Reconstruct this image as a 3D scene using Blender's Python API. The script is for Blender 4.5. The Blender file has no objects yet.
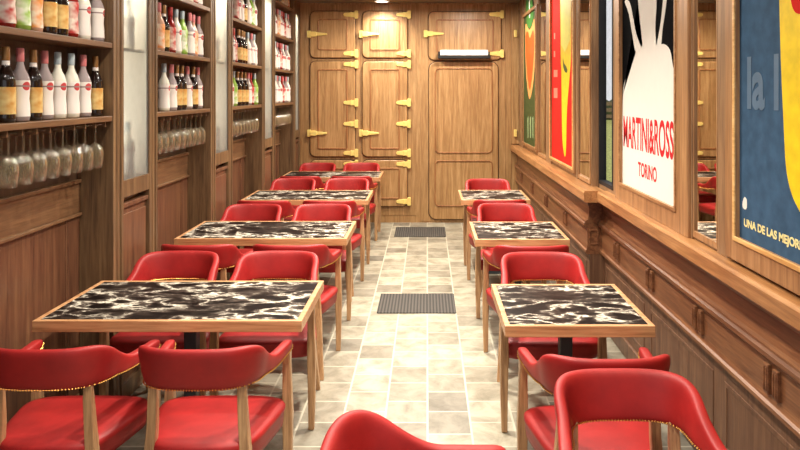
import bpy, bmesh, math, random
from mathutils import Vector, Matrix
random.seed(7)
C = bpy.context.scene.collection
PI = math.pi

# ------------------------------------------------------------------ camera numbers
F, VX, VY, H = 690.0, 427.0, 92.0, 1.76
def zat(y, d): return H - (y - VY) * d / F
def dat(x, X): return X * F / (x - VX)

# ------------------------------------------------------------------ materials
def lin(c):
    return tuple(((v/255)/12.92 if v/255 <= .04045 else ((v/255+.055)/1.055)**2.4) for v in c) + (1,)

class NT:
    def __init__(s, name):
        s.m = bpy.data.materials.new(name); s.m.use_nodes = True
        s.t = s.m.node_tree; s.n = s.t.nodes; s.l = s.t.links
        s.b = s.n['Principled BSDF']
    def node(s, typ, **kw):
        n = s.n.new(typ)
        for k, v in kw.items():
            if k in n.inputs.keys(): n.inputs[k].default_value = v
            else: setattr(n, k, v)
        return n
    def link(s, a, b): s.l.new(a, b)
    def ramp(s, fac, stops):
        r = s.n.new('ShaderNodeValToRGB'); e = r.color_ramp.elements
        while len(e) < len(stops): e.new(.5)
        for i, (p, c) in enumerate(stops):
            e[i].position = p; e[i].color = c
        s.l.new(fac, r.inputs[0]); return r.outputs[0]

def plain(name, rgb, rough=.5, metal=0, spec=.5, noise=0, trans=0, ior=1.45, emit=0, coat=0):
    t = NT(name); b = t.b
    c = lin(rgb)
    b.inputs['Base Color'].default_value = c
    b.inputs['Roughness'].default_value = rough
    b.inputs['Metallic'].default_value = metal
    b.inputs['Specular IOR Level'].default_value = spec
    b.inputs['IOR'].default_value = ior
    b.inputs['Transmission Weight'].default_value = trans
    b.inputs['Coat Weight'].default_value = coat
    if emit:
        b.inputs['Emission Color'].default_value = c
        b.inputs['Emission Strength'].default_value = emit
    tc = t.node('ShaderNodeTexCoord')
    nz = t.node('ShaderNodeTexNoise', Scale=18.0, Detail=4.0)
    t.link(tc.outputs['Object'], nz.inputs['Vector'])
    k = noise or .06
    dk = tuple(v*(1-k) for v in c[:3]) + (1,); lt = tuple(min(1, v*(1+k)) for v in c[:3]) + (1,)
    t.link(t.ramp(nz.outputs[0], [(.3, dk), (.7, lt)]), b.inputs['Base Color'])
    return t.m

def wood(name, dark, mid, light, axis='Z', rough=.4, scale=1.0, plank=0, coat=.15):
    t = NT(name); b = t.b
    tc = t.node('ShaderNodeTexCoord'); oi = t.node('ShaderNodeObjectInfo')
    add = t.node('ShaderNodeVectorMath', operation='ADD')
    mul = t.node('ShaderNodeVectorMath', operation='SCALE'); mul.inputs['Scale'].default_value = 7.0
    t.link(oi.outputs['Random'], mul.inputs[0])
    t.link(tc.outputs['Object'], add.inputs[0]); t.link(mul.outputs[0], add.inputs[1])
    mp = t.node('ShaderNodeMapping')
    s = {'X': (.9, 16, 16), 'Y': (16, .9, 16), 'Z': (16, 16, .9)}[axis]
    mp.inputs['Scale'].default_value = tuple(v*scale for v in s)
    t.link(add.outputs[0], mp.inputs['Vector'])
    n1 = t.node('ShaderNodeTexNoise', Scale=1.6, Detail=7.0, Roughness=.62, Distortion=.6)
    t.link(mp.outputs[0], n1.inputs['Vector'])
    n2 = t.node('ShaderNodeTexNoise', Scale=7.0, Detail=3.0, Roughness=.6)
    t.link(mp.outputs[0], n2.inputs['Vector'])
    mx = t.node('ShaderNodeMath', operation='MULTIPLY_ADD'); mx.inputs[1].default_value = .35
    t.link(n2.outputs[0], mx.inputs[0])
    m2 = t.node('ShaderNodeMath', operation='MULTIPLY'); m2.inputs[1].default_value = .72
    t.link(n1.outputs[0], m2.inputs[0]); t.link(m2.outputs[0], mx.inputs[2])
    col = t.ramp(mx.outputs[0], [(.36, lin(dark)), (.52, lin(mid)), (.70, lin(light))])
    if plank:
        sp = t.node('ShaderNodeSeparateXYZ'); t.link(tc.outputs['Object'], sp.inputs[0])
        dv = t.node('ShaderNodeMath', operation='DIVIDE'); dv.inputs[1].default_value = plank
        t.link(sp.outputs[0], dv.inputs[0])
        fr = t.node('ShaderNodeMath', operation='FRACT'); t.link(dv.outputs[0], fr.inputs[0])
        lt = t.node('ShaderNodeMath', operation='LESS_THAN'); lt.inputs[1].default_value = .03
        t.link(fr.outputs[0], lt.inputs[0])
        mix = t.node('ShaderNodeMix', data_type='RGBA', blend_type='MULTIPLY')
        t.link(lt.outputs[0], mix.inputs[0]); t.link(col, mix.inputs[6])
        mix.inputs[7].default_value = (.62, .55, .5, 1)
        col = mix.outputs[2]
    t.link(col, b.inputs['Base Color'])
    b.inputs['Roughness'].default_value = rough
    b.inputs['Coat Weight'].default_value = coat; b.inputs['Coat Roughness'].default_value = .3
    bp = t.node('ShaderNodeBump', Strength=.12, Distance=.004)
    t.link(mx.outputs[0], bp.inputs['Height']); t.link(bp.outputs[0], b.inputs['Normal'])
    return t.m

M = {}
def setup_materials():
    M['back'] = wood('oak_back_wall', (136, 98, 58), (166, 126, 80), (194, 154, 106), 'Z', .45, 1, plank=.19)
    M['door'] = wood('oak_door', (140, 100, 58), (172, 130, 82), (200, 160, 110), 'Z', .42, 1.1)
    M['groove_shade'] = plain('door_groove_shade', (74, 46, 28), .7)  # no seal: dark colour painting the shade of the door outline grooves
    M['mould'] = wood('shaded_oak_moulding', (124, 78, 42), (156, 104, 60), (184, 132, 84), 'Z', .42, 1.1)  # oak darkened to paint groove shade around the inner panels
    M['cab'] = wood('walnut_cabinet', (74, 54, 36), (108, 82, 56), (136, 108, 76), 'Z', .42, .9)
    M['cabh'] = wood('walnut_rail', (80, 54, 36), (112, 80, 54), (138, 104, 72), 'Y', .42, .9)
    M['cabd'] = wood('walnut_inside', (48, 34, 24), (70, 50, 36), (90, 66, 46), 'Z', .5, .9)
    M['cabp'] = wood('walnut_panel', (74, 46, 32), (104, 68, 48), (128, 90, 62), 'Z', .4, .9)
    M['wains'] = wood('mahogany_wainscot', (82, 48, 30), (116, 74, 48), (146, 100, 66), 'Y', .38, 1)
    M['wainp'] = wood('mahogany_panel', (74, 48, 35), (102, 70, 51), (128, 94, 69), 'Z', .45, 1)
    M['ledge'] = wood('ledge_oak', (128, 84, 50), (164, 114, 70), (194, 144, 94), 'Y', .34, 1)
    M['upper'] = wood('upper_wall_oak', (106, 76, 52), (138, 104, 72), (168, 132, 96), 'Z', .45, 1)
    M['frame'] = wood('frame_oak', (124, 86, 54), (158, 114, 74), (188, 146, 102), 'Z', .4, 1)
    M['framey'] = wood('frame_oak_rail', (124, 86, 54), (158, 114, 74), (188, 146, 102), 'Y', .4, 1)
    M['goldwood'] = wood('gilded_wood', (190, 138, 78), (222, 174, 108), (240, 202, 140), 'Y', .35, 1)
    M['tedge'] = wood('table_edge_oak', (150, 104, 68), (190, 140, 96), (216, 170, 124), 'X', .4, 1.2)
    M['leg'] = wood('chair_beech', (128, 92, 62), (174, 132, 92), (206, 166, 122), 'Z', .42, 1.5)
    M['ceil'] = plain('ceiling_paint', (112, 94, 74), .8)
    M['brass'] = plain('polished_brass', (255, 224, 132), .36, .22)
    M['nail'] = plain('nailhead_brass', (214, 160, 84), .3, 1)
    M['black'] = plain('black_metal', (58, 64, 68), .45, .3)
    M['white'] = plain('white_enamel', (240, 240, 240), .35)
    M['grille'] = plain('dark_grille', (22, 22, 24), .6)
    M['mat'] = None
    M['blackprint'] = plain('black_print', (12, 12, 14), .8, 0, .02)
    M['whiteprint'] = plain('white_print', (228, 224, 216), .7, 0, .12, noise=.012)
    M['redprint'] = plain('red_print', (214, 36, 28), .7, 0, .12)
    M['redink'] = plain('red_ink', (200, 44, 48), .7, 0, .1)
    M['blueprint'] = plain('blue_print', (60, 88, 116), .7, 0, .12, noise=.18)
    M['paleblue'] = plain('pale_blue_print', (86, 114, 140), .45)
    M['yellow'] = plain('yellow_print', (240, 206, 30), .45, noise=.12)
    M['lemon'] = plain('lemon_print', (232, 226, 110), .45)
    M['cream'] = plain('cream_print', (240, 226, 160), .45)
    M['orange'] = plain('orange_print', (232, 84, 26), .45, noise=.1)
    M['peach'] = plain('peach_print', (240, 160, 92), .45)
    M['green'] = plain('green_print', (46, 72, 34), .45, noise=.2)
    M['leafg'] = plain('leaf_print', (58, 120, 50), .45)
    M['paleg'] = plain('pale_green_print', (150, 176, 130), .45)
    M['pinkp'] = plain('pink_print', (240, 130, 110), .45)
    # mirror
    M['mirror'] = plain('mirror_silver', (226, 222, 214), .015, 1)
    M['pane'] = plain('window_glass', (250, 250, 250), 0.0, 0, .5, trans=1, ior=1.02)
    M['frost'] = plain('frosted_glass', (246, 246, 242), .3, 0, .3, trans=.88, ior=1.08)
    M['lightbox'] = plain('lit_cabinet_back', (250, 246, 236), .6, emit=2.0)
    M['inner'] = plain('cabinet_white', (226, 220, 206), .6)
    M['lamp'] = plain('lamp_diffuser', (255, 244, 224), .5, emit=9)
    # bottles
    M['b_white'] = plain('white_bottle', (232, 230, 216), .25, coat=.5)
    M['b_clear'] = plain('clear_bottle', (214, 198, 198), .08, trans=.45)
    M['b_dark'] = plain('dark_bottle', (30, 18, 14), .1, coat=.6)
    M['b_green'] = plain('green_tint_bottle', (168, 208, 92), .15, trans=.25)
    M['b_rose'] = plain('rose_bottle', (236, 186, 160), .15, trans=.25)
    M['b_red'] = plain('red_bottle', (150, 34, 28), .15, trans=.2)
    M['c_blue'] = plain('pale_blue_cap', (170, 186, 192), .35)
    M['c_pink'] = plain('pink_cap', (206, 120, 122), .35)
    M['c_gold'] = plain('gold_foil_cap', (150, 110, 66), .35, .5)
    M['c_red'] = plain('red_cap', (170, 44, 40), .35)
    M['l_cream'] = label_mat('cream_label', (232, 208, 140), (206, 150, 72), None)
    M['l_white'] = label_mat('white_label', (240, 234, 228), (196, 62, 66), .019)
    M['l_green'] = label_mat('green_label', (240, 244, 228), (150, 196, 70), None)
    M['l_orange'] = label_mat('orange_label', (246, 228, 206), (236, 150, 76), None)
    M['l_red'] = label_mat('red_label', (238, 226, 214), (190, 44, 40), None)
    # wine glass
    t = NT('wine_glass'); o = t.n['Material Output']
    tr = t.node('ShaderNodeBsdfTransparent'); tr.inputs[0].default_value = (.96, .95, .92, 1)
    gl = t.node('ShaderNodeBsdfGlossy', Roughness=.06)
    df = t.node('ShaderNodeBsdfDiffuse'); df.inputs[0].default_value = (.86, .74, .5, 1)
    fr = t.node('ShaderNodeLayerWeight', Blend=.22)
    m1 = t.node('ShaderNodeMixShader'); t.link(fr.outputs['Facing'], m1.inputs[0])
    t.link(tr.outputs[0], m1.inputs[1]); t.link(gl.outputs[0], m1.inputs[2])
    m2 = t.node('ShaderNodeMixShader'); m2.inputs[0].default_value = .055
    t.link(m1.outputs[0], m2.inputs[1]); t.link(df.outputs[0], m2.inputs[2])
    t.link(m2.outputs[0], o.inputs[0]); M['wineglass'] = t.m
    # leather
    t = NT('red_leather'); b = t.b
    tc = t.node('ShaderNodeTexCoord')
    n = t.node('ShaderNodeTexNoise', Scale=5.0, Detail=5.0, Roughness=.6); t.link(tc.outputs['Object'], n.inputs[0])
    t.link(t.ramp(n.outputs[0], [(.3, lin((128, 22, 24))), (.68, lin((170, 34, 33)))]), b.inputs['Base Color'])
    b.inputs['Roughness'].default_value = .5; b.inputs['Specular IOR Level'].default_value = .4
    v = t.node('ShaderNodeTexNoise', Scale=160.0, Detail=2.0); t.link(tc.outputs['Object'], v.inputs[0])
    bp = t.node('ShaderNodeBump', Strength=.08, Distance=.002); t.link(v.outputs[0], bp.inputs['Height'])
    t.link(bp.outputs[0], b.inputs['Normal']); M['leather'] = t.m
    # marble
    t = NT('black_marble'); b = t.b
    tc = t.node('ShaderNodeTexCoord'); oi = t.node('ShaderNodeObjectInfo')
    mul = t.node('ShaderNodeVectorMath', operation='SCALE'); mul.inputs['Scale'].default_value = 23.0
    t.link(oi.outputs['Random'], mul.inputs[0])
    add = t.node('ShaderNodeVectorMath', operation='ADD')
    t.link(tc.outputs['Object'], add.inputs[0]); t.link(mul.outputs[0], add.inputs[1])
    mp = t.node('ShaderNodeMapping'); mp.inputs['Scale'].default_value = (3.6, 6.4, 3); t.link(add.outputs[0], mp.inputs[0])
    n1 = t.node('ShaderNodeTexNoise', Scale=1.5, Detail=7.0, Roughness=.6, Distortion=.25); t.link(mp.outputs[0], n1.inputs[0])
    ab = t.node('ShaderNodeMath', operation='SUBTRACT'); ab.inputs[1].default_value = .5; t.link(n1.outputs[0], ab.inputs[0])
    a2 = t.node('ShaderNodeMath', operation='ABSOLUTE'); t.link(ab.outputs[0], a2.inputs[0])
    vein = t.ramp(a2.outputs[0], [(0.0, (1, 1, 1, 1)), (.028, (.36, .36, .36, 1)), (.095, (0, 0, 0, 1))])
    n2 = t.node('ShaderNodeTexNoise', Scale=.9, Detail=3.0, Roughness=.5); t.link(mp.outputs[0], n2.inputs[0])
    msk = t.ramp(n2.outputs[0], [(.36, (.14, .14, .14, 1)), (.58, (1, 1, 1, 1))])
    mm = t.node('ShaderNodeMix', data_type='RGBA', blend_type='MULTIPLY'); mm.inputs[0].default_value = 1
    t.link(vein, mm.inputs[6]); t.link(msk, mm.inputs[7])
    t.link(t.ramp(mm.outputs[2], [(0, lin((18, 13, 12))), (.25, lin((70, 60, 54))), (.8, lin((214, 206, 190)))]), b.inputs['Base Color'])
    b.inputs['Roughness'].default_value = .4; b.inputs['Specular IOR Level'].default_value = .06; M['marble'] = t.m
    # floor tiles
    t = NT('travertine_tiles'); b = t.b
    tc = t.node('ShaderNodeTexCoord')
    mp = t.node('ShaderNodeMapping'); mp.inputs['Rotation'].default_value = (0, 0, PI/2)
    mp.inputs['Location'].default_value = (.05, .2256, 0)
    t.link(tc.outputs['Object'], mp.inputs[0])
    br = t.node('ShaderNodeTexBrick', offset=.5, offset_frequency=2)
    for k, v in (('Scale', 1.0), ('Mortar Size', .006), ('Mortar Smooth', .2), ('Bias', 0.0), ('Brick Width', .25), ('Row Height', .2283)):
        br.inputs[k].default_value = v
    br.inputs['Color1'].default_value = (0, 0, 0, 1); br.inputs['Color2'].default_value = (1, 1, 1, 1); br.inputs['Mortar'].default_value = (.5, .5, .5, 1)
    t.link(mp.outputs[0], br.inputs[0])
    base = t.ramp(br.outputs['Color'], [(0, lin((122, 116, 104))), (.35, lin((156, 149, 132))), (.7, lin((178, 171, 152))), (1, lin((140, 133, 118)))])
    n = t.node('ShaderNodeTexNoise', Scale=7.0, Detail=8.0, Roughness=.65, Distortion=.4); t.link(tc.outputs['Object'], n.inputs[0])
    var = t.ramp(n.outputs[0], [(.32, (.52, .50, .46, 1)), (.6, (1.0, 1.0, 1.0, 1))])
    mx = t.node('ShaderNodeMix', data_type='RGBA', blend_type='MULTIPLY'); mx.inputs[0].default_value = 1
    t.link(base, mx.inputs[6]); t.link(var, mx.inputs[7])
    m3 = t.node('ShaderNodeMix', data_type='RGBA'); t.link(br.outputs['Fac'], m3.inputs[0])
    t.link(mx.outputs[2], m3.inputs[6]); m3.inputs[7].default_value = lin((182, 176, 158))
    t.link(m3.outputs[2], b.inputs['Base Color'])
    b.inputs['Roughness'].default_value = .42
    bp = t.node('ShaderNodeBump', Strength=.25, Distance=.003); t.link(n.outputs[0], bp.inputs['Height']); t.link(bp.outputs[0], b.inputs['Normal'])
    M['tile'] = t.m
    # ribbed mat
    t = NT('ribbed_mat'); b = t.b
    tc = t.node('ShaderNodeTexCoord')
    w = t.node('ShaderNodeTexWave', wave_type='BANDS', bands_direction='X'); w.inputs['Scale'].default_value = 12.0
    t.link(tc.outputs['Object'], w.inputs[0])
    t.link(t.ramp(w.outputs[0], [(.2, lin((46, 43, 40))), (.8, lin((78, 73, 68)))]), b.inputs['Base Color'])
    b.inputs['Roughness'].default_value = .85
    bp = t.node('ShaderNodeBump', Strength=.5, Distance=.004); t.link(w.outputs[0], bp.inputs['Height']); t.link(bp.outputs[0], b.inputs['Normal'])
    M['mat'] = t.m
    # outside
    M['lawn'] = plain('lawn', (196, 198, 112), .9, noise=.5)
    M['fencewood'] = plain('weathered_fence', (150, 126, 98), .8, noise=.3)
    M['hedge'] = plain('hedge_leaves', (92, 96, 66), .9, noise=.5)

def label_mat(name, base, second, disc):
    t = NT(name); b = t.b
    tc = t.node('ShaderNodeTexCoord'); sp = t.node('ShaderNodeSeparateXYZ'); t.link(tc.outputs['Object'], sp.inputs[0])
    if disc:   # a round emblem with a dark bar across it
        a = t.node('ShaderNodeVectorMath', operation='SUBTRACT'); a.inputs[1].default_value = (0, 0, .155)
        t.link(tc.outputs['Object'], a.inputs[0])
        ml = t.node('ShaderNodeVectorMath', operation='MULTIPLY'); ml.inputs[1].default_value = (0, 1, 1); t.link(a.outputs[0], ml.inputs[0])
        ln = t.node('ShaderNodeVectorMath', operation='LENGTH'); t.link(ml.outputs[0], ln.inputs[0])
        ls = t.node('ShaderNodeMath', operation='LESS_THAN'); ls.inputs[1].default_value = disc; t.link(ln.outputs['Value'], ls.inputs[0])
        m = t.node('ShaderNodeMix', data_type='RGBA'); t.link(ls.outputs[0], m.inputs[0])
        m.inputs[6].default_value = lin(base); m.inputs[7].default_value = lin(second)
        sz = t.node('ShaderNodeSeparateXYZ'); t.link(a.outputs[0], sz.inputs[0])
        az = t.node('ShaderNodeMath', operation='ABSOLUTE'); t.link(sz.outputs[2], az.inputs[0])
        l2 = t.node('ShaderNodeMath', operation='LESS_THAN'); l2.inputs[1].default_value = .0035; t.link(az.outputs[0], l2.inputs[0])
        m2 = t.node('ShaderNodeMix', data_type='RGBA'); t.link(l2.outputs[0], m2.inputs[0])
        t.link(m.outputs[2], m2.inputs[6]); m2.inputs[7].default_value = lin((150, 128, 126))
        t.link(m2.outputs[2], b.inputs['Base Color'])
    else:
        n = t.node('ShaderNodeTexNoise', Scale=16.0, Detail=2.0); t.link(tc.outputs['Object'], n.inputs[0])
        t.link(t.ramp(n.outputs[0], [(.42, lin(base)), (.62, lin(second))]), b.inputs['Base Color'])
    b.inputs['Roughness'].default_value = .55
    return t.m

# ------------------------------------------------------------------ mesh helpers
WL = {}          # world location of every object (nothing built in place is rotated)
class MB:
    def __init__(s): s.bm = bmesh.new()
    def box(s, x0, x1, y0, y1, z0, z1):
        v = [s.bm.verts.new(p) for p in ((x0,y0,z0),(x1,y0,z0),(x1,y1,z0),(x0,y1,z0),(x0,y0,z1),(x1,y0,z1),(x1,y1,z1),(x0,y1,z1))]
        for f in ((0,3,2,1),(4,5,6,7),(0,1,5,4),(1,2,6,5),(2,3,7,6),(3,0,4,7)): s.bm.faces.new([v[i] for i in f])
        return s
    def prism(s, pts, axis, a, b):
        """2D outline pushed along an axis: X -> (y,z), Y -> (x,z), Z -> (x,y)"""
        def P(p, t): return {'X': (t,p[0],p[1]), 'Y': (p[0],t,p[1]), 'Z': (p[0],p[1],t)}[axis]
        A = [s.bm.verts.new(P(p, a)) for p in pts]; B = [s.bm.verts.new(P(p, b)) for p in pts]
        n = len(pts); s.bm.faces.new(A); s.bm.faces.new(B)
        for i in range(n): s.bm.faces.new((A[i], A[(i+1)%n], B[(i+1)%n], B[i]))
        return s
    def ring(s, outer, inner, axis, a, b):
        def P(p, t): return {'X': (t,p[0],p[1]), 'Y': (p[0],t,p[1]), 'Z': (p[0],p[1],t)}[axis]
        n = len(outer)
        L = [[s.bm.verts.new(P(p, t)) for p in o] for o in (outer, inner) for t in (a, b)]
        oa, ob, ia, ib = L
        for i in range(n):
            j = (i+1) % n
            for q in ((oa[i],oa[j],ob[j],ob[i]),(ia[i],ia[j],ib[j],ib[i]),(oa[i],oa[j],ia[j],ia[i]),(ob[i],ob[j],ib[j],ib[i])): s.bm.faces.new(q)
        return s
    def lathe(s, prof, n=20, c=(0,0,0), cap=True):
        R = []
        for r, z in prof:
            R.append([s.bm.verts.new((c[0]+r*math.cos(2*PI*i/n), c[1]+r*math.sin(2*PI*i/n), c[2]+z)) for i in range(n)])
        for a, b in zip(R, R[1:]):
            for i in range(n): s.bm.faces.new((a[i], a[(i+1)%n], b[(i+1)%n], b[i]))
        if cap: s.bm.faces.new(R[0]); s.bm.faces.new(R[-1])
        return s
    def loft(s, secs, closed=True, cap=True):
        R = [[s.bm.verts.new(p) for p in sec] for sec in secs]
        n = len(R[0])
        for a, b in zip(R, R[1:]):
            for i in range(n if closed else n-1): s.bm.faces.new((a[i], a[(i+1)%n], b[(i+1)%n], b[i]))
        if cap: s.bm.faces.new(R[0]); s.bm.faces.new(R[-1])
        return s
    def bead(s, p, r):
        x, y, z = p
        v = [s.bm.verts.new(q) for q in ((x+r,y,z),(x,y+r,z),(x-r,y,z),(x,y-r,z),(x,y,z+r),(x,y,z-r))]
        for i in range(4):
            s.bm.faces.new((v[i], v[(i+1)%4], v[4])); s.bm.faces.new((v[(i+1)%4], v[i], v[5]))
        return s
    def build(s, name, mat, parent=None, bevel=0, smooth=False, seg=2, sub=0):
        bm = s.bm
        bmesh.ops.recalc_face_normals(bm, faces=bm.faces[:])
        wl = WL.get(parent, Vector((0,0,0))) if parent else Vector((0,0,0))
        if parent: bmesh.ops.translate(bm, vec=-wl, verts=bm.verts[:])
        me = bpy.data.meshes.new(name); bm.to_mesh(me); bm.free()
        me.materials.append(mat)
        if smooth:
            for p in me.polygons: p.use_smooth = True
        o = bpy.data.objects.new(name, me); C.objects.link(o)
        if parent: o.parent = parent
        WL[o] = wl
        if bevel:
            m = o.modifiers.new('bevel', 'BEVEL'); m.width = bevel; m.segments = seg; m.limit_method = 'ANGLE'; m.angle_limit = math.radians(40)
        if sub:
            m = o.modifiers.new('sub', 'SUBSURF'); m.levels = sub; m.render_levels = sub
        return o

def rrect(x0, x1, z0, z1, r, n=5):
    pts = []
    for cx, cz, a0 in ((x1-r, z1-r, 0), (x0+r, z1-r, PI/2), (x0+r, z0+r, PI), (x1-r, z0+r, 1.5*PI)):
        for i in range(n+1):
            a = a0 + PI/2*i/n; pts.append((cx+r*math.cos(a), cz+r*math.sin(a)))
    return pts

def tag(o, label=None, cat=None, group=None, kind=None):
    if label: o['label'] = label
    if cat: o['category'] = cat
    if group: o['group'] = group
    if kind: o['kind'] = kind
    return o
def empty(name, loc, label, cat, group=None):
    o = bpy.data.objects.new(name, None); C.objects.link(o); o.location = loc; o.empty_display_size = .1
    WL[o] = Vector(loc); return tag(o, label, cat, group)
def struct(o): o['kind'] = 'structure'; return o
def copy_tree(root, loc, rz=0, label=None, group=None):
    r = root.copy(); C.objects.link(r); r.location = loc; r.rotation_euler = (0, 0, rz)
    if label: r['label'] = label
    if group: r['group'] = group
    for ch in list(root.children):
        c = ch.copy(); C.objects.link(c); c.parent = r
        for g in list(ch.children):
            d = g.copy(); C.objects.link(d); d.parent = c
    return r

_txt = {}
def text_outline(s, weight):
    """letters as triangles, scaled to a unit box"""
    cu = bpy.data.curves.new('txt', 'FONT'); cu.body = s; cu.fill_mode = 'FRONT'; cu.offset = weight
    ob = bpy.data.objects.new('txt', cu); C.objects.link(ob)
    dg = bpy.context.evaluated_depsgraph_get(); me = bpy.data.meshes.new_from_object(ob.evaluated_get(dg))
    vs = [v.co.copy() for v in me.vertices]; fs = [tuple(p.vertices) for p in me.polygons]
    bpy.data.objects.remove(ob); bpy.data.curves.remove(cu); bpy.data.meshes.remove(me)
    x0 = min(v.x for v in vs); x1 = max(v.x for v in vs); y0 = min(v.y for v in vs); y1 = max(v.y for v in vs)
    return [((v.x-x0)/(x1-x0), (v.y-y0)/(y1-y0)) for v in vs], fs
def wall_text(s, X, d0, d1, z0, z1, mat, parent, weight=.012, name='lettering'):
    """writing on the right wall, reading from the far end d0 to the near end d1"""
    vs, fs = text_outline(s, weight)
    mb = MB(); V = [mb.bm.verts.new((X, d0+(d1-d0)*u, z0+(z1-z0)*v)) for u, v in vs]
    for f in fs:
        try: mb.bm.faces.new([V[i] for i in f])
        except ValueError: pass
    r = bmesh.ops.extrude_face_region(mb.bm, geom=mb.bm.faces[:])
    bmesh.ops.translate(mb.bm, vec=(-.0008, 0, 0), verts=[g for g in r['geom'] if isinstance(g, bmesh.types.BMVert)])
    return mb.build(name, mat, parent)

setup_materials()

# ================================================================== SETTING
YB, ZC = 9.306, 2.96
XF, XN = -1.713, -1.915           # cabinet fronts, back of the bays
Y0 = -1.0
struct(MB().box(-2.05, 1.75, Y0, YB+.1, -.1, 0).build('floor', M['tile']))
struct(MB().box(-2.05, 1.75, Y0, YB+.1, ZC, ZC+.1).build('ceiling', M['ceil']))
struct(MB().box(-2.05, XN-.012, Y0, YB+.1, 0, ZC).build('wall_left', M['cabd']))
struct(MB().box(-2.05, 1.6, YB, YB+.1, 0, ZC).build('wall_back', M['back']))

# right wall: lower body + upper body, near and far runs
JB, JL = 5.185, 4.95
PN, PF = 1.30, 1.195
mb = MB()
mb.box(PN+.04, 1.5, Y0, JB, 0, 1.0)
mb.box(PF+.04, 1.5, JB, YB, 0, 1.0)
# upper wall with the window opening
UN, UF = 1.295, 1.24
W0, W1, WZ0, WZ1 = 4.80, 5.19, 1.075, 2.62
mb.box(UN, UN+.05, Y0, W0, 1.0, ZC)
mb.box(UN, UN+.05, W0, W1, 1.0, WZ0)
mb.box(UN, UN+.05, W0, W1, WZ1, ZC)
mb.box(UF, UF+.055, W1, YB, 1.0, ZC)
struct(mb.build('wall_right', M['upper']))
def profile(P):
    return [(P+.16, .545), (P+.005, .545), (P-.006, .555), (P-.006, .572), (P+.004, .58), (P+.008, .6), (P+.008, .735), (P-.004, .745), (P-.018, .757),
            (P-.018, .775), (P-.006, .783), (P-.006, .793), (P+.012, .80), (P+.02, .84), (P+.02, .90), (P+.008, .93), (P-.012, .955), (P-.012, .966), (P+.16, .966)]
mb = MB(); mb.prism(profile(PN), 'Y', Y0, JB+.01); mb.prism(profile(PF), 'Y', JB-.008, YB)
struct(mb.build('trim_1', M['wains']))
def ledge(P, e): return [(P+.15, .966), (e+.012, .966), (e, .978), (e, 1.036), (e+.008, 1.05), (P+.15, 1.05)]
mb = MB(); mb.prism(ledge(1.22, 1.22), 'Y', Y0, JL+.01); mb.prism(ledge(1.125, 1.125), 'Y', JL, YB)
struct(mb.build('trim_2', M['ledge']))
# panel mouldings under the rail
mb = MB()
def panel_frame(mb, X, y0, y1, z0, z1, w=.022, t=.014):
    mb.ring([(y0,z0),(y1,z0),(y1,z1),(y0,z1)], [(y0+w,z0+w),(y1-w,z0+w),(y1-w,z1-w),(y0+w,z1-w)], 'X', X, X-t)
    w2 = w+.03
    mb.ring([(y0+w2,z0+w2),(y1-w2,z0+w2),(y1-w2,z1-w2),(y0+w2,z1-w2)], [(y0+w2+.01,z0+w2+.01),(y1-w2-.01,z0+w2+.01),(y1-w2-.01,z1-w2-.01),(y0+w2+.01,z1-w2-.01)], 'X', X, X-t*.6)
for y in (.1, 1.12, 2.14, 3.16, 4.18): panel_frame(mb, PN+.04, y+.04, y+.94, .16, .47)
for y in (5.25, 6.27, 7.29, 8.3): panel_frame(mb, PF+.04, y+.04, y+.94, .16, .47)
struct(mb.build('trim_3', M['wainp'], bevel=.003))
mb = MB(); mb.box(PN+.012, PN+.05, Y0, JB+.012, 0, .11); mb.box(PF+.012, PF+.05, JB+.0, YB, 0, .11)
struct(mb.build('baseboard_right', M['wainp'], bevel=.006))
# wainscot facing below the rail
mb = MB(); mb.box(PN+.03, PN+.045, Y0, JB, .11, .56); mb.box(PF+.03, PF+.045, JB, YB, .11, .56); mb.box(PF+.03, PN+.05, JB-.004, JB+.01, .0, .56)
struct(mb.build('wall_right_lower', M['wainp']))
# paired fluted blocks along the band
mb = MB()
for P, ys in ((PN, (1.18, 1.89, 2.6, 3.31, 4.02, 4.73)), (PF, (5.97, 6.93, 7.85, 8.75))):
    for y in ys:
        for dy in (-.035, .035):
            mb.box(P-.008, P+.012, y+dy-.018, y+dy+.018, .61, .725)
            for k in (-.009, .009): mb.box(P-.013, P-.004, y+dy+k-.004, y+dy+k+.004, .622, .713)
mb.ring([(PF+.02,.615),(PN-.012,.615),(PN-.012,.728),(PF+.02,.728)], [(PF+.032,.627),(PN-.024,.627),(PN-.024,.716),(PF+.032,.716)], 'Y', JB-.008, JB-.016)
struct(mb.build('trim_4', M['wains'], bevel=.003))
# window frame + pane
mb = MB(); w = .028
mb.ring([(W0,WZ0),(W1,WZ0),(W1,WZ1),(W0,WZ1)], [(W0+.02,WZ0+w),(W1-.02,WZ0+w),(W1-.02,WZ1-w),(W0+.02,WZ1-w)], 'X', UN-.004, UN+.05)
win = struct(mb.build('window_1', M['grille']))
struct(MB().box(UN+.03, UN+.034, W0+.018, W1-.018, WZ0+.026, WZ1-.026).build('window_pane', M['pane'], win))
# outside the window
struct(MB().box(1.9, 40, 1, 90, -.3, -.02).build('ground', M['lawn']))
f = empty('wooden_fence', (9.5, 40, -.02), 'weathered wooden fence across the lawn beyond the window', 'fence')
mb = MB()
for z in (.25, .62, .98): mb.box(3, 24, 39.95, 40.05, z, z+.2)
mb.build('rail', M['fencewood'], f)
for i in range(8): MB().box(4+2.4*i-.09, 4+2.4*i+.09, 40.05, 40.2, -.02, 1.35).build('post', M['fencewood'], f)
mb = MB()
hedge_bm = mb.bm
for i in range(90):
    bmesh.ops.create_icosphere(hedge_bm, subdivisions=1, radius=random.uniform(.5, .9), matrix=Matrix.Translation((random.uniform(5, 24), random.uniform(44, 47), random.uniform(.2, .9))))
hd = mb.build('hedge', M['hedge'], smooth=True)
tag(hd, 'low dark hedge behind the wooden fence outside the window', 'hedge')

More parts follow.
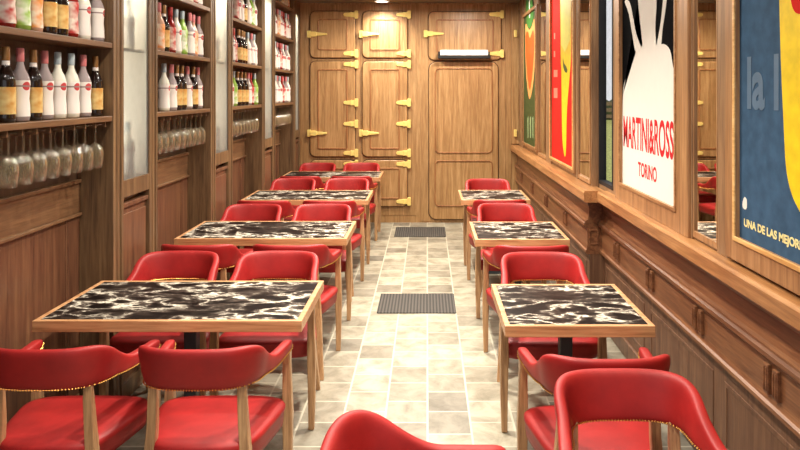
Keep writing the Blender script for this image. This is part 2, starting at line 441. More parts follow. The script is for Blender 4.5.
# upright stiles and architraves between pictures on the upper right wall
mb = MB()
for X, a, b in ((UN, 2.945, 3.045), (UN, 3.335, 3.35), (UF, 5.622, 5.68), (UF, 6.83, 7.1), (UF, 8.80, 9.15)):
    mb.box(X-.014, X+.01, a, b, 1.05, ZC)
struct(mb.build('trim_5', M['upper'], bevel=.003))

# ================================================================== POSTERS AND MIRRORS
def poster(name, X, d0, d1, z0, z1, fw, label, back, gold=False, fwn=None):
    """d0 far edge, d1 near edge of the print"""
    root = empty(name, (X, (d0+d1)/2, z0-fw), label, 'poster', 'framed posters on the wall')
    fwn = fwn or fw
    mb = MB(); a, b = d1-fwn, d0+fw
    mb.ring([(a,z0-fw),(b,z0-fw),(b,z1+fw),(a,z1+fw)], [(d1,z0),(d0,z0),(d0,z1),(d1,z1)], 'X', X-.001, X-.03)
    mb.build('frame', M['frame'], root, bevel=.006)
    w = .016
    mb = MB(); mb.ring([(d1-w,z0-w),(d0+w,z0-w),(d0+w,z1+w),(d1-w,z1+w)], [(d1+.004,z0+.004),(d0-.004,z0+.004),(d0-.004,z1-.004),(d1+.004,z1-.004)], 'X', X-.029, X-.037)
    mb.build('frame_bead', M['goldwood'] if gold else M['framey'], root, bevel=.003)
    p = MB().box(X-.012, X-.002, d1, d0, z0, z1).build('print', back, root)
    return root, p
def shape(p, X, px, mat, layer, name='printed_shape', wallX=None):
    wx = wallX
    pts = [(dat(x, wx), zat(y, dat(x, wx))) for x, y in px]
    mb = MB(); mb.prism(pts, 'X', X-.012-.0006*layer, X-.0115-.0006*(layer-1))
    bmesh.ops.triangulate(mb.bm, faces=mb.bm.faces[:])
    return mb.build(name, mat, p)
def smooth_px(P, n=4):
    out = []; k = len(P)
    for i in range(k):
        p0, p1, p2, p3 = P[i-1], P[i], P[(i+1)%k], P[(i+2)%k]
        for j in range(n):
            t = j/n
            out.append(tuple(.5*((2*p1[q])+(-p0[q]+p2[q])*t+(2*p0[q]-5*p1[q]+4*p2[q]-p3[q])*t*t+(-p0[q]+3*p1[q]-3*p2[q]+p3[q])*t**3) for q in (0,1)))
    return out

WN = UN-.012; WF = UF-.012
# big white and black poster
r, p = poster('framed_poster', UN, 4.53, 3.52, 1.164, 2.56, .115, 'black and white poster with red lettering, beside the window', M['blackprint'], fwn=.17)
top = -42
shape(p, UN, smooth_px([(622.6,184.5),(622.6,150),(622.6,104),(624.5,82),(632,62),(636,52),(642,46),(642,40),(639.5,24),(638,0),(638,-40),(657,-40),(657,0),(655.5,24),(656,40),(657,45),(664,44),(670,50),(673,66),(676,84),(678.5,140),(678.5,206)], 3), M['whiteprint'], 1, wallX=WN)
shape(p, UN, smooth_px([(625,2),(628,0),(631,6),(634,22),(637,36),(641,48),(636,52),(633,38),(629,14)], 3), M['whiteprint'], 2, 'printed_limb', wallX=WN)
shape(p, UN, smooth_px([(664,-6),(667,-4),(665,14),(662.5,30),(661,46),(657,46),(660,28),(662,12)], 3), M['whiteprint'], 2, 'printed_limb', wallX=WN)
wall_text('MARTINI&ROSSI', UN-.0127, 4.50, 3.56, 1.405, 1.607, M['redink'], p, .02)
wall_text('TORINO', UN-.0127, 4.19, 3.85, 1.252, 1.338, M['redink'], p, .022)
# blue poster
r, p = poster('framed_poster', UN, 2.832, 1.86, 1.165, 2.5, .1, 'large blue poster with yellow drinking glass and yellow lettering', M['blueprint'], gold=True)
shape(p, UN, smooth_px([(779,-20),(781,60),(784,130),(786,165),(790,188),(797,206),(808,222),(830,240),(860,250),(885,244),(885,-60),(779,-60)], 3), M['yellow'], 1, wallX=WN)
shape(p, UN, smooth_px([(791,-6),(793,8),(799,14),(812,10),(815,-10),(806,-26),(796,-22)], 3), M['redprint'], 2, wallX=WN)
shape(p, UN, smooth_px([(742.8,202),(744.5,197),(746.8,200),(746.8,208),(744.8,209.5),(742.8,207)], 2), M['whiteprint'], 1, wallX=WN)
wall_text('la l', UN-.0127, dat(747.5, WN), dat(779, WN), 1.69, 1.90, M['paleblue'], p, .03)
wall_text('UNA DE LAS MEJORES', UN-.0127, 2.79, 2.33, 1.208, 1.25, M['cream'], p, .035)
# red poster
r, p = poster('framed_poster', UF, 6.78, 5.73, 1.126, 2.7, .04, 'red poster with tall yellow fruit shape', M['redprint'], gold=True)
shape(p, UF, smooth_px([(560.5,-40),(560.5,20),(560.8,62),(561.5,75),(561.8,110),(562.5,140),(564.5,156),(566,150),(567,110),(570,72),(571.2,50),(571.3,10),(571.3,-40)], 3), M['yellow'], 1, wallX=WF)
shape(p, UF, [(561.3,-40),(561.3,45),(565,52),(570,40),(570,-40)], M['lemon'], 2, wallX=WF)
shape(p, UF, smooth_px([(563.2,58),(564,63),(566,66),(567.6,70),(566.4,73),(564.6,71),(563.2,66)], 2), M['green'], 2, wallX=WF)
for y0, y1, x0, x1 in ((33,39,554,555.2),(51,57,553.8,555.2),(70,77,553.8,557.5),(88,98,553.8,557.5)):
    shape(p, UF, [(x0,y0),(x1,y0),(x1,y1),(x0,y1)], M['pinkp'], 1, 'printed_mark', wallX=WF)
# green poster
r, p = poster('framed_poster', UF, 8.74, 7.69, 1.13, 2.7, .04, 'dark green poster with orange papaya shape, closest to the back wall', M['green'])
shape(p, UF, smooth_px([(525.2,30),(526.5,24),(529,30),(532,26),(534.6,20),(534.8,60),(533,84),(530,99),(528,92),(526,70)], 3), M['peach'], 1, wallX=WF)
shape(p, UF, smooth_px([(525.6,36),(528,32),(530,38),(533,30),(534.4,40),(533.6,62),(531.6,82),(530,90),(528.4,84),(526.4,64)], 3), M['orange'], 2, wallX=WF)
shape(p, UF, smooth_px([(527.3,26),(526,8),(527,-6),(529,4),(530.4,-8),(532.6,2),(533.6,14),(532.4,24),(530,28)], 3), M['leafg'], 3, wallX=WF)
for xx in (527.5, 530, 532.4):
    shape(p, UF, [(xx,118),(xx+.9,116),(xx+1,138),(xx+.2,138)], M['paleg'], 1, 'printed_blade', wallX=WF)
shape(p, UF, [(529,2),(530,-2),(530.2,18),(529.2,18)], M['whiteprint'], 4, 'printed_blade', wallX=WF)

def mirror(X, a, b, label):
    root = empty('wall_mirror', (X, (a+b)/2, 1.06), label, 'mirror', 'narrow mirrors between the posters')
    MB().box(X-.004, X-.0005, a, b, 1.085, 2.86).build('mirror_glass', M['mirror'], root)
    mb = MB(); w = .014
    mb.ring([(a-.003,1.062),(b+.003,1.062),(b+.003,2.89),(a-.003,2.89)], [(a+.006,1.092),(b-.006,1.092),(b-.006,2.86),(a+.006,2.86)], 'X', X-.0005, X-.012)
    mb.build('mirror_frame', M['frame'], root, bevel=.002)
mirror(UN, 3.055, 3.325, 'narrow wall mirror between the blue and the black and white posters')
mirror(UF, 5.215, 5.60, 'narrow wall mirror between the red poster and the window')
mirror(UF, 7.12, 7.62, 'narrow wall mirror between the green and red posters')
mirror(UF, 9.16, 9.29, 'narrow wall mirror in the corner beside the back wall')

# ================================================================== BACK WALL DOORS
s = YB/F
def bx(x): return (x-VX)*s
def bz(y): return H-(y-VY)*s
def hinge(x, y, parent, flip=1):
    """brass strap hinge; x,y picture centre of the plate on the frame"""
    X, Z = bx(x), bz(y); f = YB-.045
    mb = MB()
    mb.prism(rrect(X-.028, X+.02, Z-.055, Z+.055, .012, 3), 'Y', f+.018, f-.014)
    mb.prism([(X-.02, Z+.036), (X-.02, Z-.036), (X-.165, Z-.022), (X-.178, Z-.008), (X-.178, Z+.008), (X-.165, Z+.022)], 'Y', f+.012, f-.01)
    mb.prism(rrect(X-.085, X-.06, Z-.036, Z+.036, .006, 2), 'Y', f, f-.018)
    o = mb.build('hinge', M['brass'], parent, bevel=.004)
    return o
def latch(x, y, parent):
    X, Z = bx(x), bz(y); f = YB-.045
    mb = MB()
    mb.prism(rrect(X-.03, X+.022, Z-.048, Z+.048, .012, 3), 'Y', f+.018, f-.014)
    mb.prism(rrect(X+.01, X+.1, Z-.034, Z+.034, .02, 3), 'Y', f+.012, f-.026)
    mb.prism([(X+.09, Z+.026), (X+.09, Z-.026), (X+.235, Z-.012), (X+.242, Z), (X+.235, Z+.012)], 'Y', f-.004, f-.022)
    return mb.build('latch', M['brass'], parent, bevel=.005)
def door_leaf(root, x0, x1, y0, y1, r=.07, inner=7.5, name='door', rings=1):
    X0, X1, Z0, Z1 = bx(x0), bx(x1), bz(y1), bz(y0)
    d = MB().prism(rrect(X0, X1, Z0, Z1, r), 'Y', YB, YB-.04).build(name, M['door'], root, bevel=.012, seg=3)
    g = .009; MB().ring(rrect(X0-g, X1+g, Z0-g, Z1+g, r+g), rrect(X0+.004, X1-.004, Z0+.004, Z1-.004, r-.004), 'Y', YB, YB-.016).build('groove_shade', M['groove_shade'], d)  # dark ring along the door outline in place of groove shade
    i = inner*s
    mb = MB(); o = rrect(X0+i, X1-i, Z0+i, Z1-i, max(.02, r-.04)); q = rrect(X0+i+.02, X1-i-.02, Z0+i+.02, Z1-i-.02, max(.012, r-.055))
    mb.ring(o, q, 'Y', YB-.039, YB-.05)
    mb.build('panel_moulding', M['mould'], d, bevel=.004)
    return d
ice = empty('icebox_cabinet', (bx(360), YB, 0), 'built-in oak icebox cupboard with rows of brass hinged doors', 'cupboard')
mb = MB(); mb.box(bx(304), bx(416), YB-.006, YB, .1, ZC-.02); mb.build('carcass', M['back'], ice)
for x0, x1, hx, lx in ((310.5, 355.5, 357, 310), (362.5, 407.5, 409.5, 361.5)):
    d = door_leaf(ice, x0, x1, 11.5, 58); hinge(hx, 15, d); hinge(hx, 53.8, d); latch(lx, 34.5, d)
    d = door_leaf(ice, x0, x1, 61.5, 156.5); latch(lx, 133, d)
    for y in (64.5, 102.6, 123.7, 152.8): hinge(hx, y, d)
    d = door_leaf(ice, x0, x1, 160, 206); hinge(hx, 163.7, d); hinge(hx, 201, d)
cold = empty('cold_room_door', (bx(463), YB, 0), 'wide oak cold room door with rounded panels under the white air curtain', 'door')
MB().box(bx(421), bx(511), YB-.006, YB, .02, ZC-.02).build('door_frame', M['back'], cold)
d = door_leaf(cold, 428.5, 501, 12, 60, name='upper_leaf'); hinge(502, 14.7, d); hinge(502, 53.8, d); latch(426, 34, d)
X0, X1 = bx(429), bx(498)
d = MB().prism(rrect(X0, X1, bz(219), bz(62), .1), 'Y', YB, YB-.034).build('lower_leaf', M['door'], cold, bevel=.012, seg=3)
MB().ring(rrect(X0-.009, X1+.009, bz(219)-.009, bz(62)+.009, .109), rrect(X0+.004, X1-.004, bz(219)+.004, bz(62)-.004, .096), 'Y', YB, YB-.016).build('groove_shade', M['groove_shade'], d)
def groove(x0, x1, y0, y1, r, w=.016):
    mb = MB(); mb.ring(rrect(bx(x0), bx(x1), bz(y1), bz(y0), r), rrect(bx(x0)+w, bx(x1)-w, bz(y1)+w, bz(y0)-w, max(.01, r-w)), 'Y', YB-.033, YB-.046)
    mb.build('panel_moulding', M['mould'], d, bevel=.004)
groove(434.5, 492.5, 68, 153, .07); groove(434.5, 492.5, 160, 206, .06)
# corner stile, with reflections of mirrored hinges modelled as brass pieces
jm = empty('corner_stile', (bx(515), YB, 0), 'narrow oak stile in the corner with brass pieces modelling mirrored hinges', 'door')
MB().box(bx(511.5), 1.235, YB-.03, YB, 1.06, ZC-.02).build('panel', M['door'], jm, bevel=.004)
for y in (34, 133):
    MB().prism(rrect(bx(515)-.02, bx(515)+.02, bz(y)-.05, bz(y)+.05, .012, 3), 'Y', YB-.028, YB-.06).build('latch', M['brass'], jm, bevel=.006)  # brass plates standing for reflected hinges, not real latches
# air curtain
ac = empty('air_curtain', (bx(463.5), YB-.05, bz(58)), 'white air curtain unit with black outlet above the cold room door', 'air curtain')
xa, xb = bx(440), bx(487)
prof = [(YB-.05, bz(57)+.01), (YB-.05, bz(50.5)), (YB-.15, bz(50.5)), (YB-.175, bz(51.5)), (YB-.175, bz(56)), (YB-.15, bz(57)+.01)]
MB().prism([(a, b) for a, b in prof], 'X', xa, xb).build('housing', M['white'], ac, bevel=.006)
MB().box(xa-.03, xb+.03, YB-.165, YB-.05, bz(59), bz(57)+.009).build('outlet_grille', M['grille'], ac, bevel=.004)
for x in (xa-.025, xb): MB().box(x, x+.025, YB-.16, YB-.05, bz(57), bz(52.5)).build('end_cap', M['grille'], ac, bevel=.003)

# ================================================================== LEFT CABINETS
bays = [(2.69+1.70*k, 3.77+1.70*k) for k in range(4)]
SH = (1.60, 1.998, 2.395, 2.79)
ordn = ['nearest', 'second', 'third', 'farthest']
def shelf_unit(k, a, b):
    u = empty('shelf_unit', (XN, (a+b)/2, 0), '%s walnut bottle shelf bay %s' % (ordn[k].capitalize(), ['at the picture edge, before the first frosted cabinet', 'between first and second frosted cabinets', 'between second and third frosted cabinets', 'between third frosted cabinet and back wall'][k]), 'shelf', 'walnut bottle shelf bays')
    e = .001
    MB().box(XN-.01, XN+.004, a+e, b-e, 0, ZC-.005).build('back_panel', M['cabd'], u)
    for z in SH: MB().box(XN+.004, XF-.004, a+e, b-e, z, z+.03).build('shelf', M['cabh'], u, bevel=.003)
    mb = MB(); mb.box(XN+.004, XN+.02, a+e, b-e, 1.095, 1.28); mb.box(XN+.004, XN+.032, a+e, b-e, 1.265, 1.285); mb.box(XN+.004, XN+.036, a+e, b-e, 1.088, 1.104)
    mb.build('rail', M['cabh'], u, bevel=.003)
    mb = MB(); mb.box(XN+.004, XN+.018, a+e, a+.12, .12, 1.088); mb.box(XN+.004, XN+.018, b-.12, b-e, .12, 1.088); mb.box(XN+.004, XN+.009, a+.12, b-.12, .12, 1.088)
    mb.box(XN+.004, XN+.014, b-.135, b-.12, .12, 1.088); mb.box(XN+.004, XN+.014, a+.12, a+.135, .12, 1.088)
    mb.build('lower_panel', M['cabp'], u, bevel=.003)
    MB().box(XN+.004, XN+.024, a+e, b-e, 0, .12).build('plinth', M['cab'], u, bevel=.004)
    n = 9
    for i in range(n+1):
        y = a+.05+(b-a-.1)*i/n
        mb = MB(); mb.prism([(y-.007,1.572),(y+.007,1.572),(y+.007,1.582),(y+.003,1.582),(y+.003,1.6),(y-.003,1.6),(y-.003,1.582),(y-.007,1.582)], 'X', XN+.02, XF-.02)
        mb.build('rack_rail', M['cabh'], u)
    return u
for k, (a, b) in enumerate(bays): shelf_unit(k, a, b)

lit = []
def display(a, b, g0, g1, label):
    u = empty('display_cabinet', (XN, (a+b)/2, 0), label, 'cabinet', 'frosted display cabinets')
    for p, q in ((a, g0), (g1, b)):
        m = (p+q)/2
        mb = MB(); mb.box(XN-.008, XF-.006, p, q, 0, ZC-.004)
        mb.box(XF-.007, XF, p, p+.028, 0, ZC-.004); mb.box(XF-.007, XF, q-.03, q, 0, ZC-.004); mb.box(XF-.007, XF-.003, m-.012, m+.012, 0, ZC-.004)
        mb.build('stile', M['cab'], u, bevel=.003)
    MB().box(XN-.008, XF, g0, g1, 2.78, ZC-.004).build('top_rail', M['cab'], u)
    MB().box(XN-.008, XF-.002, g0, g1, 1.16, 1.258).build('middle_rail', M['cab'], u, bevel=.002)
    mb = MB(); mb.box(XN-.008, XF-.06, g0, g1, .1, 1.16); mb.box(XF-.06, XF-.024, g0, g1, .1, 1.12)
    mb.box(XF-.06, XF-.006, g0, g1, 1.10, 1.125); mb.box(XF-.026, XF-.014, g0+.02, g1-.02, .16, 1.06)
    mb.build('lower_panel', M['cabp'], u, bevel=.003)
    MB().box(XN-.008, XF-.004, g0, g1, 0, .1).build('plinth', M['cab'], u, bevel=.004)
    MB().box(XN-.008, XN+.004, g0, g1, 1.258, 2.78).build('lit_back', M['lightbox'], u)
    mb = MB(); mb.box(XN+.004, XF-.02, g0, g0+.004, 1.258, 2.78); mb.box(XN+.004, XF-.02, g1-.004, g1, 1.258, 2.78); mb.build('inner_lining', M['inner'], u)
    MB().box(XN+.004, XF-.045, g0+.004, g1-.004, 1.998, 2.018).build('inner_shelf', M['inner'], u)
    MB().box(XF-.016, XF-.010, g0, g1, 1.258, 2.78).build('frosted_pane', M['frost'], u)
    la = bpy.data.lights.new('cabinet_light', 'AREA'); la.shape = 'RECTANGLE'; la.size = .08; la.size_y = .2; la.energy = 5; la.color = (1, .97, .9)
    lo = bpy.data.objects.new('cabinet_light', la); C.objects.link(lo); lo.location = ((XN+XF)/2, (g0+g1)/2, 2.76)
    lit.append((g0, g1))
wd = ['first', 'second', 'third']
for k in range(3):
    g = 3.90+1.70*k
    display(3.77+1.70*k, 4.39+1.70*k, g, g+.36, '%s frosted glass display cabinet between the %s and %s bottle bays' % (wd[k].capitalize(), ordn[k], ordn[k+1]))
display(8.87, YB-.004, 9.0, 9.235, 'narrow frosted glass display cabinet against the back wall')

# ------------------------------------------------------------------ bottles
def bottle_proto(kind):
    name = 'bottle'
    root = bpy.data.objects.new(name, None); C.objects.link(root); WL[root] = Vector((0,0,0)); root.empty_display_size = .05
    dark = kind in 'DM'
    if dark:
        pr = [(.03,0),(.037,.004),(.038,.02),(.038,.17),(.036,.19),(.026,.215),(.017,.235),(.0145,.25),(.014,.29)]
    else:
        pr = [(.03,0),(.037,.004),(.039,.025),(.037,.07),(.034,.1),(.036,.125),(.039,.16),(.038,.185),(.03,.21),(.019,.232),(.0145,.25),(.0135,.285)]
    body = {'W':'b_white','C':'b_clear','D':'b_dark','M':'b_dark','G':'b_green','O':'b_rose','R':'b_red'}[kind]
    MB().lathe(pr, 18).build('glass_body', M[body], root, smooth=True)
    cap = {'W':'c_blue','C':'c_pink','D':'c_gold','M':'c_gold','G':'c_blue','O':'c_pink','R':'c_red'}[kind]
    MB().lathe([(.0155,.262),(.016,.266),(.016,.318),(.014,.322)], 14).build('cap', M[cap], root, smooth=True)
    if dark: lp = [(.0387,.035),(.0387,.15)]
    else: lp = [(.0398,.022),(.038,.07),(.0352,.1),(.0368,.125),(.0398,.16),(.0388,.18)]
    lab = {'W':'l_white','C':'l_white','D':'l_cream','M':'l_cream','G':'l_green','O':'l_orange','R':'l_red'}[kind]
    MB().lathe(lp, 18, cap=False).build('paper_label', M[lab], root, smooth=True)
    if dark: MB().lathe([(.0165,.232),(.0152,.25),(.0148,.264)], 14, cap=False).build('neck_label', M['l_white'], root, smooth=True)
    return root
desc = {'W':'white bottle with pale cap', 'C':'clear bottle with pink cap', 'D':'dark bottle with cream label', 'M':'dark bottle with cream label',
        'G':'green tinted bottle with white label', 'O':'rose bottle with pale label', 'R':'red bottle with white label'}
protos = {k: bottle_proto(k) for k in 'WCDGOR'}
used = set()
def ordinal(i): return ['first','second','third','fourth','fifth','sixth','seventh','eighth','ninth','tenth'][i]
rowname = {0:'lowest', 1:'second', 2:'third', 3:'top'}
rows = {  # bay, shelf -> kinds from the near end; offset list
 (0,0): 'DCDCWWCD', (0,1): 'RGODDRWC',
 (1,0): 'WCDDCDC', (1,1): 'ODRWGCOC', (1,2): 'CWRC',
 (2,0): 'WGDDDCRG', (2,1): 'CRDDDWCW', (2,2): 'RCWDWGW',
 (3,0): 'WCWRCCW', (3,1): 'WCRCWCW', (3,2): 'WOWCRWC', (3,3): 'CWCR'}
ys0 = [2.93, 3.025, 3.14, 3.235, 3.34, 3.45, 3.58, 3.718]
for (k, j), kinds in rows.items():
    a, b = bays[k]; n = len(kinds)
    for i, kd in enumerate(kinds):
        if k == 0: y = ys0[i]
        else: y = b - .075 - (n-1-i)*.118
        loc = (-1.782 + random.uniform(-.012, .008), y, SH[j]+.031)
        frm = n-1-i
        pos = '%s from far end' % ordinal(frm) if frm else 'farthest one'
        lb = '%s, %s on %s shelf of %s bay' % (desc[kd], pos, rowname[j], ordn[k])
        if kd not in used:
            used.add(kd); o = protos[kd]; o.location = loc; o['label'] = lb; o['group'] = 'bottles on the left wall shelves'; o['category'] = 'bottle'
        else:
            protos[kd]['category'] = 'bottle'
            o = copy_tree(protos[kd], loc, 0, lb, 'bottles on the left wall shelves')
        o.rotation_euler = (0, 0, random.uniform(-.5, .3))
# bottles blurred behind the frosted panes
for k in range(3):
    g0, g1 = lit[k]
    for z, zn in ((1.259, 'lower'), (2.019, 'upper')):
        for i, fy in enumerate((.28, .68)):
            copy_tree(protos['W'], (-1.80, g0+fy*(g1-g0), z), 0, 'pale bottle behind %s frosted pane, %s shelf, %s one' % (wd[k], zn, ('nearer', 'farther')[i]), 'bottles behind frosted panes')

# ------------------------------------------------------------------ wine glasses hanging upside down
def glass_proto():
    root = bpy.data.objects.new('wine_glass', None); C.objects.link(root); WL[root] = Vector((0,0,0)); root.empty_display_size = .05
    tag(root, 'x', 'wine glass', 'hanging wine glasses')
    MB().lathe([(.033,0),(.034,-.002),(.02,-.005),(.006,-.010)], 18).build('foot', M['wineglass'], root, smooth=True)
    MB().lathe([(.006,-.010),(.0038,-.03),(.0036,-.085),(.006,-.1)], 10).build('stem', M['wineglass'], root, smooth=True)
    MB().lathe([(.006,-.1),(.02,-.106),(.033,-.122),(.04,-.145),(.041,-.165),(.038,-.195),(.034,-.232),(.0328,-.232),(.0368,-.195),(.0396,-.165),(.0386,-.146),(.032,-.124),(.02,-.109)], 20, cap=False).build('bowl', M['wineglass'], root, smooth=True)
    return root
gp = glass_proto(); first = True
for k, (a, b) in enumerate(bays):
    n = 9
    for row, X in (('front', -1.762), ('rear', -1.858)):
        for i in range(n):
            y = a+.05+(b-a-.1)*(i+.5)/n
            if k == 0 and y < 2.8: continue
            lb = 'wine glass hanging in %s row under %s bottle bay, %s from its far end' % (row, ordn[k], ordinal(n-1-i))
            loc = (X, y, 1.5895)
            if first: gp.location = loc; gp['label'] = lb; first = False
            else: copy_tree(gp, loc, random.uniform(0, 1), lb)

# ================================================================== TABLES
def table_proto(w, d, label, group):
    root = bpy.data.objects.new('dining_table', None); C.objects.link(root); WL[root] = Vector((0,0,0))
    tag(root, label, 'table', group)
    zt, th, bw = .75, .05, .024
    o = [(-w/2,-d/2),(w/2,-d/2),(w/2,d/2),(-w/2,d/2)]; q = [(-w/2+bw,-d/2+bw),(w/2-bw,-d/2+bw),(w/2-bw,d/2-bw),(-w/2+bw,d/2-bw)]
    MB().ring(o, q, 'Z', zt-th, zt).build('edge_frame', M['tedge'], root, bevel=.003)
    MB().box(q[0][0], q[1][0], q[0][1], q[2][1], zt-th+.01, zt-.0012).build('tabletop', M['marble'], root)
    mb = MB(); mb.box(-.03, .03, -.03, .03, .03, .69); mb.box(-.18, .18, -.13, .13, .688, .7)
    mb.build('pedestal', M['black'], root, bevel=.004)
    mb = MB(); mb.box(-.11, .11, -.11, .11, 0, .014); mb.box(-.07, .07, -.07, .07, .014, .03)
    mb.build('base_plate', M['black'], root, bevel=.004)
    return root
TL = [3.043, 4.75, 6.45, 8.15]; LD = .655
TR = [2.978, 4.725, 6.46]
big = table_proto(1.19, LD, 'wide marble topped table at the first bottle bay, nearest of the wide row', 'wide tables along the bottle shelves')
big.location = (-1.148, TL[0]+LD/2, 0)
for i in range(1, 4):
    copy_tree(big, (-1.148, TL[i]+LD/2, 0), 0, 'wide marble topped table at the %s bottle bay' % ordn[i])
sm = table_proto(.65, LD, 'small square marble table nearest the camera, beside the wainscot', 'small tables along the wainscot')
sm.location = (.662, TR[0]+LD/2, 0)
copy_tree(sm, (.654, TR[1]+LD/2, 0), 0, 'small square marble table, middle one of the wainscot row')
copy_tree(sm, (.645, TR[2]+LD/2, 0), 0, 'small square marble table, farthest of the wainscot row')

# ================================================================== CHAIRS
def band_path():
    """U from left arm tip round the back to the right arm tip: (x, y, t) t=0 at the rear centre, 1 at the tips"""
    pts = []
    a, a1, rear, tip, yc = .213, .257, -.235, .255, -.07
    L = []; n = 11; m = 26
    def wx(y): return a + (a1-a)*max(0, (y-yc)/(tip-yc))**.8
    for i in range(n):
        y = tip+(yc-tip)*i/n; L.append((-wx(y), y))
    for i in range(m+1):
        th = PI + PI*i/m
        c, sn = math.cos(th), math.sin(th); e = .66
        L.append((a*math.copysign(abs(c)**e, c), yc + (yc-rear)*math.copysign(abs(sn)**e, sn)))
    for i in range(1, n+1):
        y = yc+(tip-yc)*i/n; L.append((wx(y), y))
    return L
def smoothstep(a, b, x):
    t = max(0, min(1, (x-a)/(b-a))); return t*t*(3-2*t)
def chair_proto():
    root = bpy.data.objects.new('captain_chair', None); C.objects.link(root); WL[root] = Vector((0,0,0))
    tag(root, 'x', 'chair', 'red leather captain chairs')
    L = band_path(); N = len(L)
    secs = []; nails = []
    for i, (x, y) in enumerate(L):
        p, q = L[max(0, i-1)], L[min(N-1, i+1)]
        tx, ty = q[0]-p[0], q[1]-p[1]; l = math.hypot(tx, ty); tx /= l; ty /= l
        nx, ny = ty, -tx                       # outward
        if nx*x + ny*(y+.02) < 0: nx, ny = -nx, -ny
        k = smoothstep(-.215, .06, y)          # 0 at the back, 1 along the arms
        k2 = smoothstep(0.02, .235, y)
        top = .823*(1-k) + .698*k - .008*k2; bot = .660*(1-k) + .640*k + .002*k2
        th = .044*(1-k) + .043*k
        if i in (0, N-1): top -= .01; bot += .01; th -= .015
        lean = .03*(1-k)
        h = top-bot; zc = (top+bot)/2; sec = []
        M_ = 16
        for j in range(M_):
            a = 2*PI*j/M_; c, sn = math.cos(a), math.sin(a)
            e = .45
            u = th/2*math.copysign(abs(c)**(.7), c); v = h/2*math.copysign(abs(sn)**e, sn)
            off = u + lean*(v/h)
            sec.append((x+nx*off, y+ny*off, zc+v))
        secs.append(sec)
        nails.append((x, y, nx, ny, bot, th, lean))
    back = MB().loft(secs).build('backrest', M['leather'], root, smooth=True, sub=1)
    for sd in (1, -1):
        mb = MB()
        for i in range(N-1):
            A, B = nails[i], nails[i+1]
            ln = math.hypot(A[0]-B[0], A[1]-B[1]); m = max(1, int(ln/.0115+.5))
            for j in range(m):
                t = j/m; g = [A[q]*(1-t)+B[q]*t for q in range(7)]
                off = sd*(g[5]/2-.001) - g[6]*.46
                mb.bead((g[0]+g[2]*off, g[1]+g[3]*off, g[4]+.010), .0042)
        mb.build('nailhead_trim', M['nail'], back)
    # seat: upholstered cushion with rounded corners and a slight crown
    secs = []
    def outline(s_, z):
        out = []
        w0, w1, y0, y1 = .202*s_, .283*s_, -.205*s_, .215*s_
        for i in range(40):
            a = 2*PI*i/40; c, sn = math.cos(a), math.sin(a)
            u = math.copysign(abs(c)**.42, c); v = math.copysign(abs(sn)**.42, sn)
            f = (v+1)/2; w = w0*(1-f)+w1*f
            yy = y0*(1-f)+y1*f + .012*v*(1-u*u)*s_
            out.append((u*w, yy, z))
        return out
    for s_, z in ((.93,.362),(.965,.366),(.975,.39),(.98,.415),(1.0,.428),(1.0,.44),(.97,.45),(.88,.457),(.7,.462),(.4,.465),(.1,.466)): secs.append(outline(s_, z))
    MB().loft(secs).build('seat', M['leather'], root, smooth=True)
    def post(stations):
        secs = []
        for x, y, z, wx, wy in stations:
            secs.append([(x-wx/2,y-wy/2,z),(x+wx/2,y-wy/2,z),(x+wx/2,y+wy/2,z),(x-wx/2,y+wy/2,z)])
        return MB().loft(secs)
    for sx in (-1, 1):
        post([(sx*.254,.228,0,.030,.030),(sx*.256,.226,.2,.038,.038),(sx*.255,.226,.37,.044,.042),(sx*.253,.226,.5,.038,.038),(sx*.252,.224,.59,.034,.036),(sx*.252,.220,.645,.034,.05)]).build('leg', M['leg'], root, bevel=.005)
    for sx in (-1, 1):
        post([(sx*.214,-.252,0,.026,.026),(sx*.198,-.222,.16,.034,.034),(sx*.186,-.192,.32,.038,.042),(sx*.178,-.174,.42,.038,.044),(sx*.170,-.174,.52,.036,.036),(sx*.167,-.179,.61,.036,.026),(sx*.166,-.182,.676,.034,.016)]).build('leg', M['leg'], root, bevel=.004)
    return root
cp = chair_proto()
spots = []   # x, y, rotation, label
RB = .265    # rear of the band behind the chair origin
for t, nm in enumerate(('nearest', 'second', 'third', 'farthest')):
    near_rear = [2.495, 4.205, 5.93, 7.66][t]; far_rear = [4.095, 5.815, 7.55, 9.19][t]
    for x, side in ((-1.432, 'shelf seat'), (-.857, 'aisle seat')):
        spots.append((x, near_rear+RB, 0, 'red leather captain chair, camera side of %s wide table, %s' % (nm, side)))
        spots.append((x, far_rear-RB, PI, 'red leather captain chair, far side of %s wide table, %s' % (nm, side)))
spots[0] = (-1.432, 2.495+RB, .0, spots[0][3])
for t, nm in enumerate(('nearest', 'middle', 'farthest')):
    near_rear = [2.405, 4.18, 5.97][t]; far_rear = [4.07, 5.86, 7.5][t]
    x = (.655, .652, .645)[t]
    spots.append((x, near_rear+RB, 0, 'red leather captain chair, camera side of %s small table' % nm))
    spots.append((x, far_rear-RB, PI, 'red leather captain chair, far side of %s small table' % nm))
spots.append((.645, 2.355-RB, PI, 'red leather captain chair facing the camera, back to back with small table chair'))
spots.append((-.02, 1.84, -PI/2-.035, 'red leather captain chair in the aisle turned sideways, only its back rim showing'))
for i, (x, y, rz, lb) in enumerate(spots):
    if i == 0: cp.location = (x, y, 0); cp.rotation_euler = (0, 0, rz); cp['label'] = lb
    else: copy_tree(cp, (x, y, 0), rz, lb)

# ================================================================== FLOOR MATS
for (a, b), lb in (((5.48, 6.0), 'grey ribbed floor mat in the aisle between the second tables'), ((8.38, 8.96), 'grey ribbed floor mat in the aisle by the back wall door')):
    m = MB().prism(rrect(-.40, .233, a, b, .01, 2), 'Z', 0.0, .008).build('floor_mat', M['mat'], bevel=.002)
    tag(m, lb, 'mat', 'floor mats')

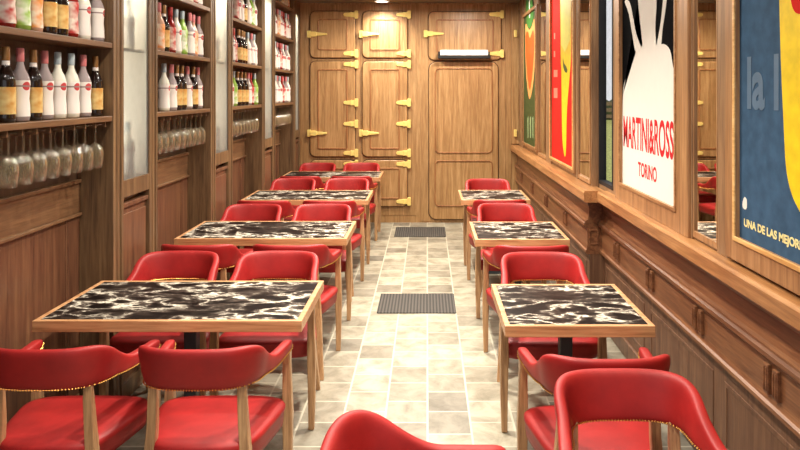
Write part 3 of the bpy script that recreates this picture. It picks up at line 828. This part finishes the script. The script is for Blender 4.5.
# ================================================================== CEILING LIGHTS
def clight(x, y, r, watts, label, spread=120):
    root = empty('ceiling_light', (x, y, ZC), label, 'ceiling light', 'ceiling downlights')
    mb = MB(); n = 24
    o = [(x+r*math.cos(2*PI*i/n), y+r*math.sin(2*PI*i/n)) for i in range(n)]; q = [(x+(r-.02)*math.cos(2*PI*i/n), y+(r-.02)*math.sin(2*PI*i/n)) for i in range(n)]
    mb.ring(o, q, 'Z', ZC-.016, ZC).build('trim_ring', M['white'], root)
    mb = MB(); mb.prism(q, 'Z', ZC-.01, ZC-.001); mb.build('diffuser', M['lamp'], root)
    la = bpy.data.lights.new('downlight', 'AREA'); la.shape = 'DISK'; la.size = 2*r-.04; la.energy = watts*.62; la.color = (1, .92, .79)
    la.spread = math.radians(spread)
    lo = bpy.data.objects.new('downlight', la); C.objects.link(lo); lo.location = (x, y, ZC-.03)
for i, (x, y, w) in enumerate(((-.1, .6, 28), (-.1, 2.2, 46), (-.1, 3.9, 92), (-.1, 5.6, 90), (-.1, 7.2, 60))):
    clight(x, y, .1, w, 'round recessed ceiling light over the aisle, %s from the front' % ordinal(i))
clight(-.59, 9.05, .1, 26, 'round ceiling light in front of the icebox cupboard')
clight(-.6, 8.2, .1, 60, 'added ceiling light over the farthest wide table', 175)  # unseen lamp added to brighten the back wall
clight(.55, 8.2, .1, 66, 'round ceiling light in front of the cold room door', 175)
for i, y in enumerate((1.2, 3.1, 4.9, 6.7)):
    clight(.75, y, .08, 24, 'round ceiling light over the small tables, %s from the front' % ordinal(i), 170)
for i, y in enumerate((1.4, 3.3, 5.1, 6.9)):
    clight(-1.0, y, .08, 30, 'round ceiling light over the wide tables, %s from the front' % ordinal(i), 170)

# ================================================================== WORLD, CAMERA, VIEW
w = bpy.data.worlds.new('World'); bpy.context.scene.world = w; w.use_nodes = True
bg = w.node_tree.nodes['Background']; bg.inputs[0].default_value = (.98, .98, 1, 1); bg.inputs[1].default_value = .82
cam = bpy.data.cameras.new('camera'); co = bpy.data.objects.new('camera', cam); C.objects.link(co)
co.location = (0, 0, H); co.rotation_euler = (PI/2, 0, 0)
cam.sensor_width = 36; cam.lens = F/800*36
cam.shift_x = -(VX-400)/800; cam.shift_y = -(225-VY)/800
cam.clip_start = .05; cam.clip_end = 200
sc = bpy.context.scene; sc.camera = co
sc.view_settings.view_transform = 'Standard'; sc.view_settings.look = 'None'; sc.view_settings.exposure = 0; sc.view_settings.gamma = 1
sc.view_settings.use_curve_mapping = False
sc.cycles.use_denoising = True
sc.cycles.caustics_reflective = False; sc.cycles.caustics_refractive = False
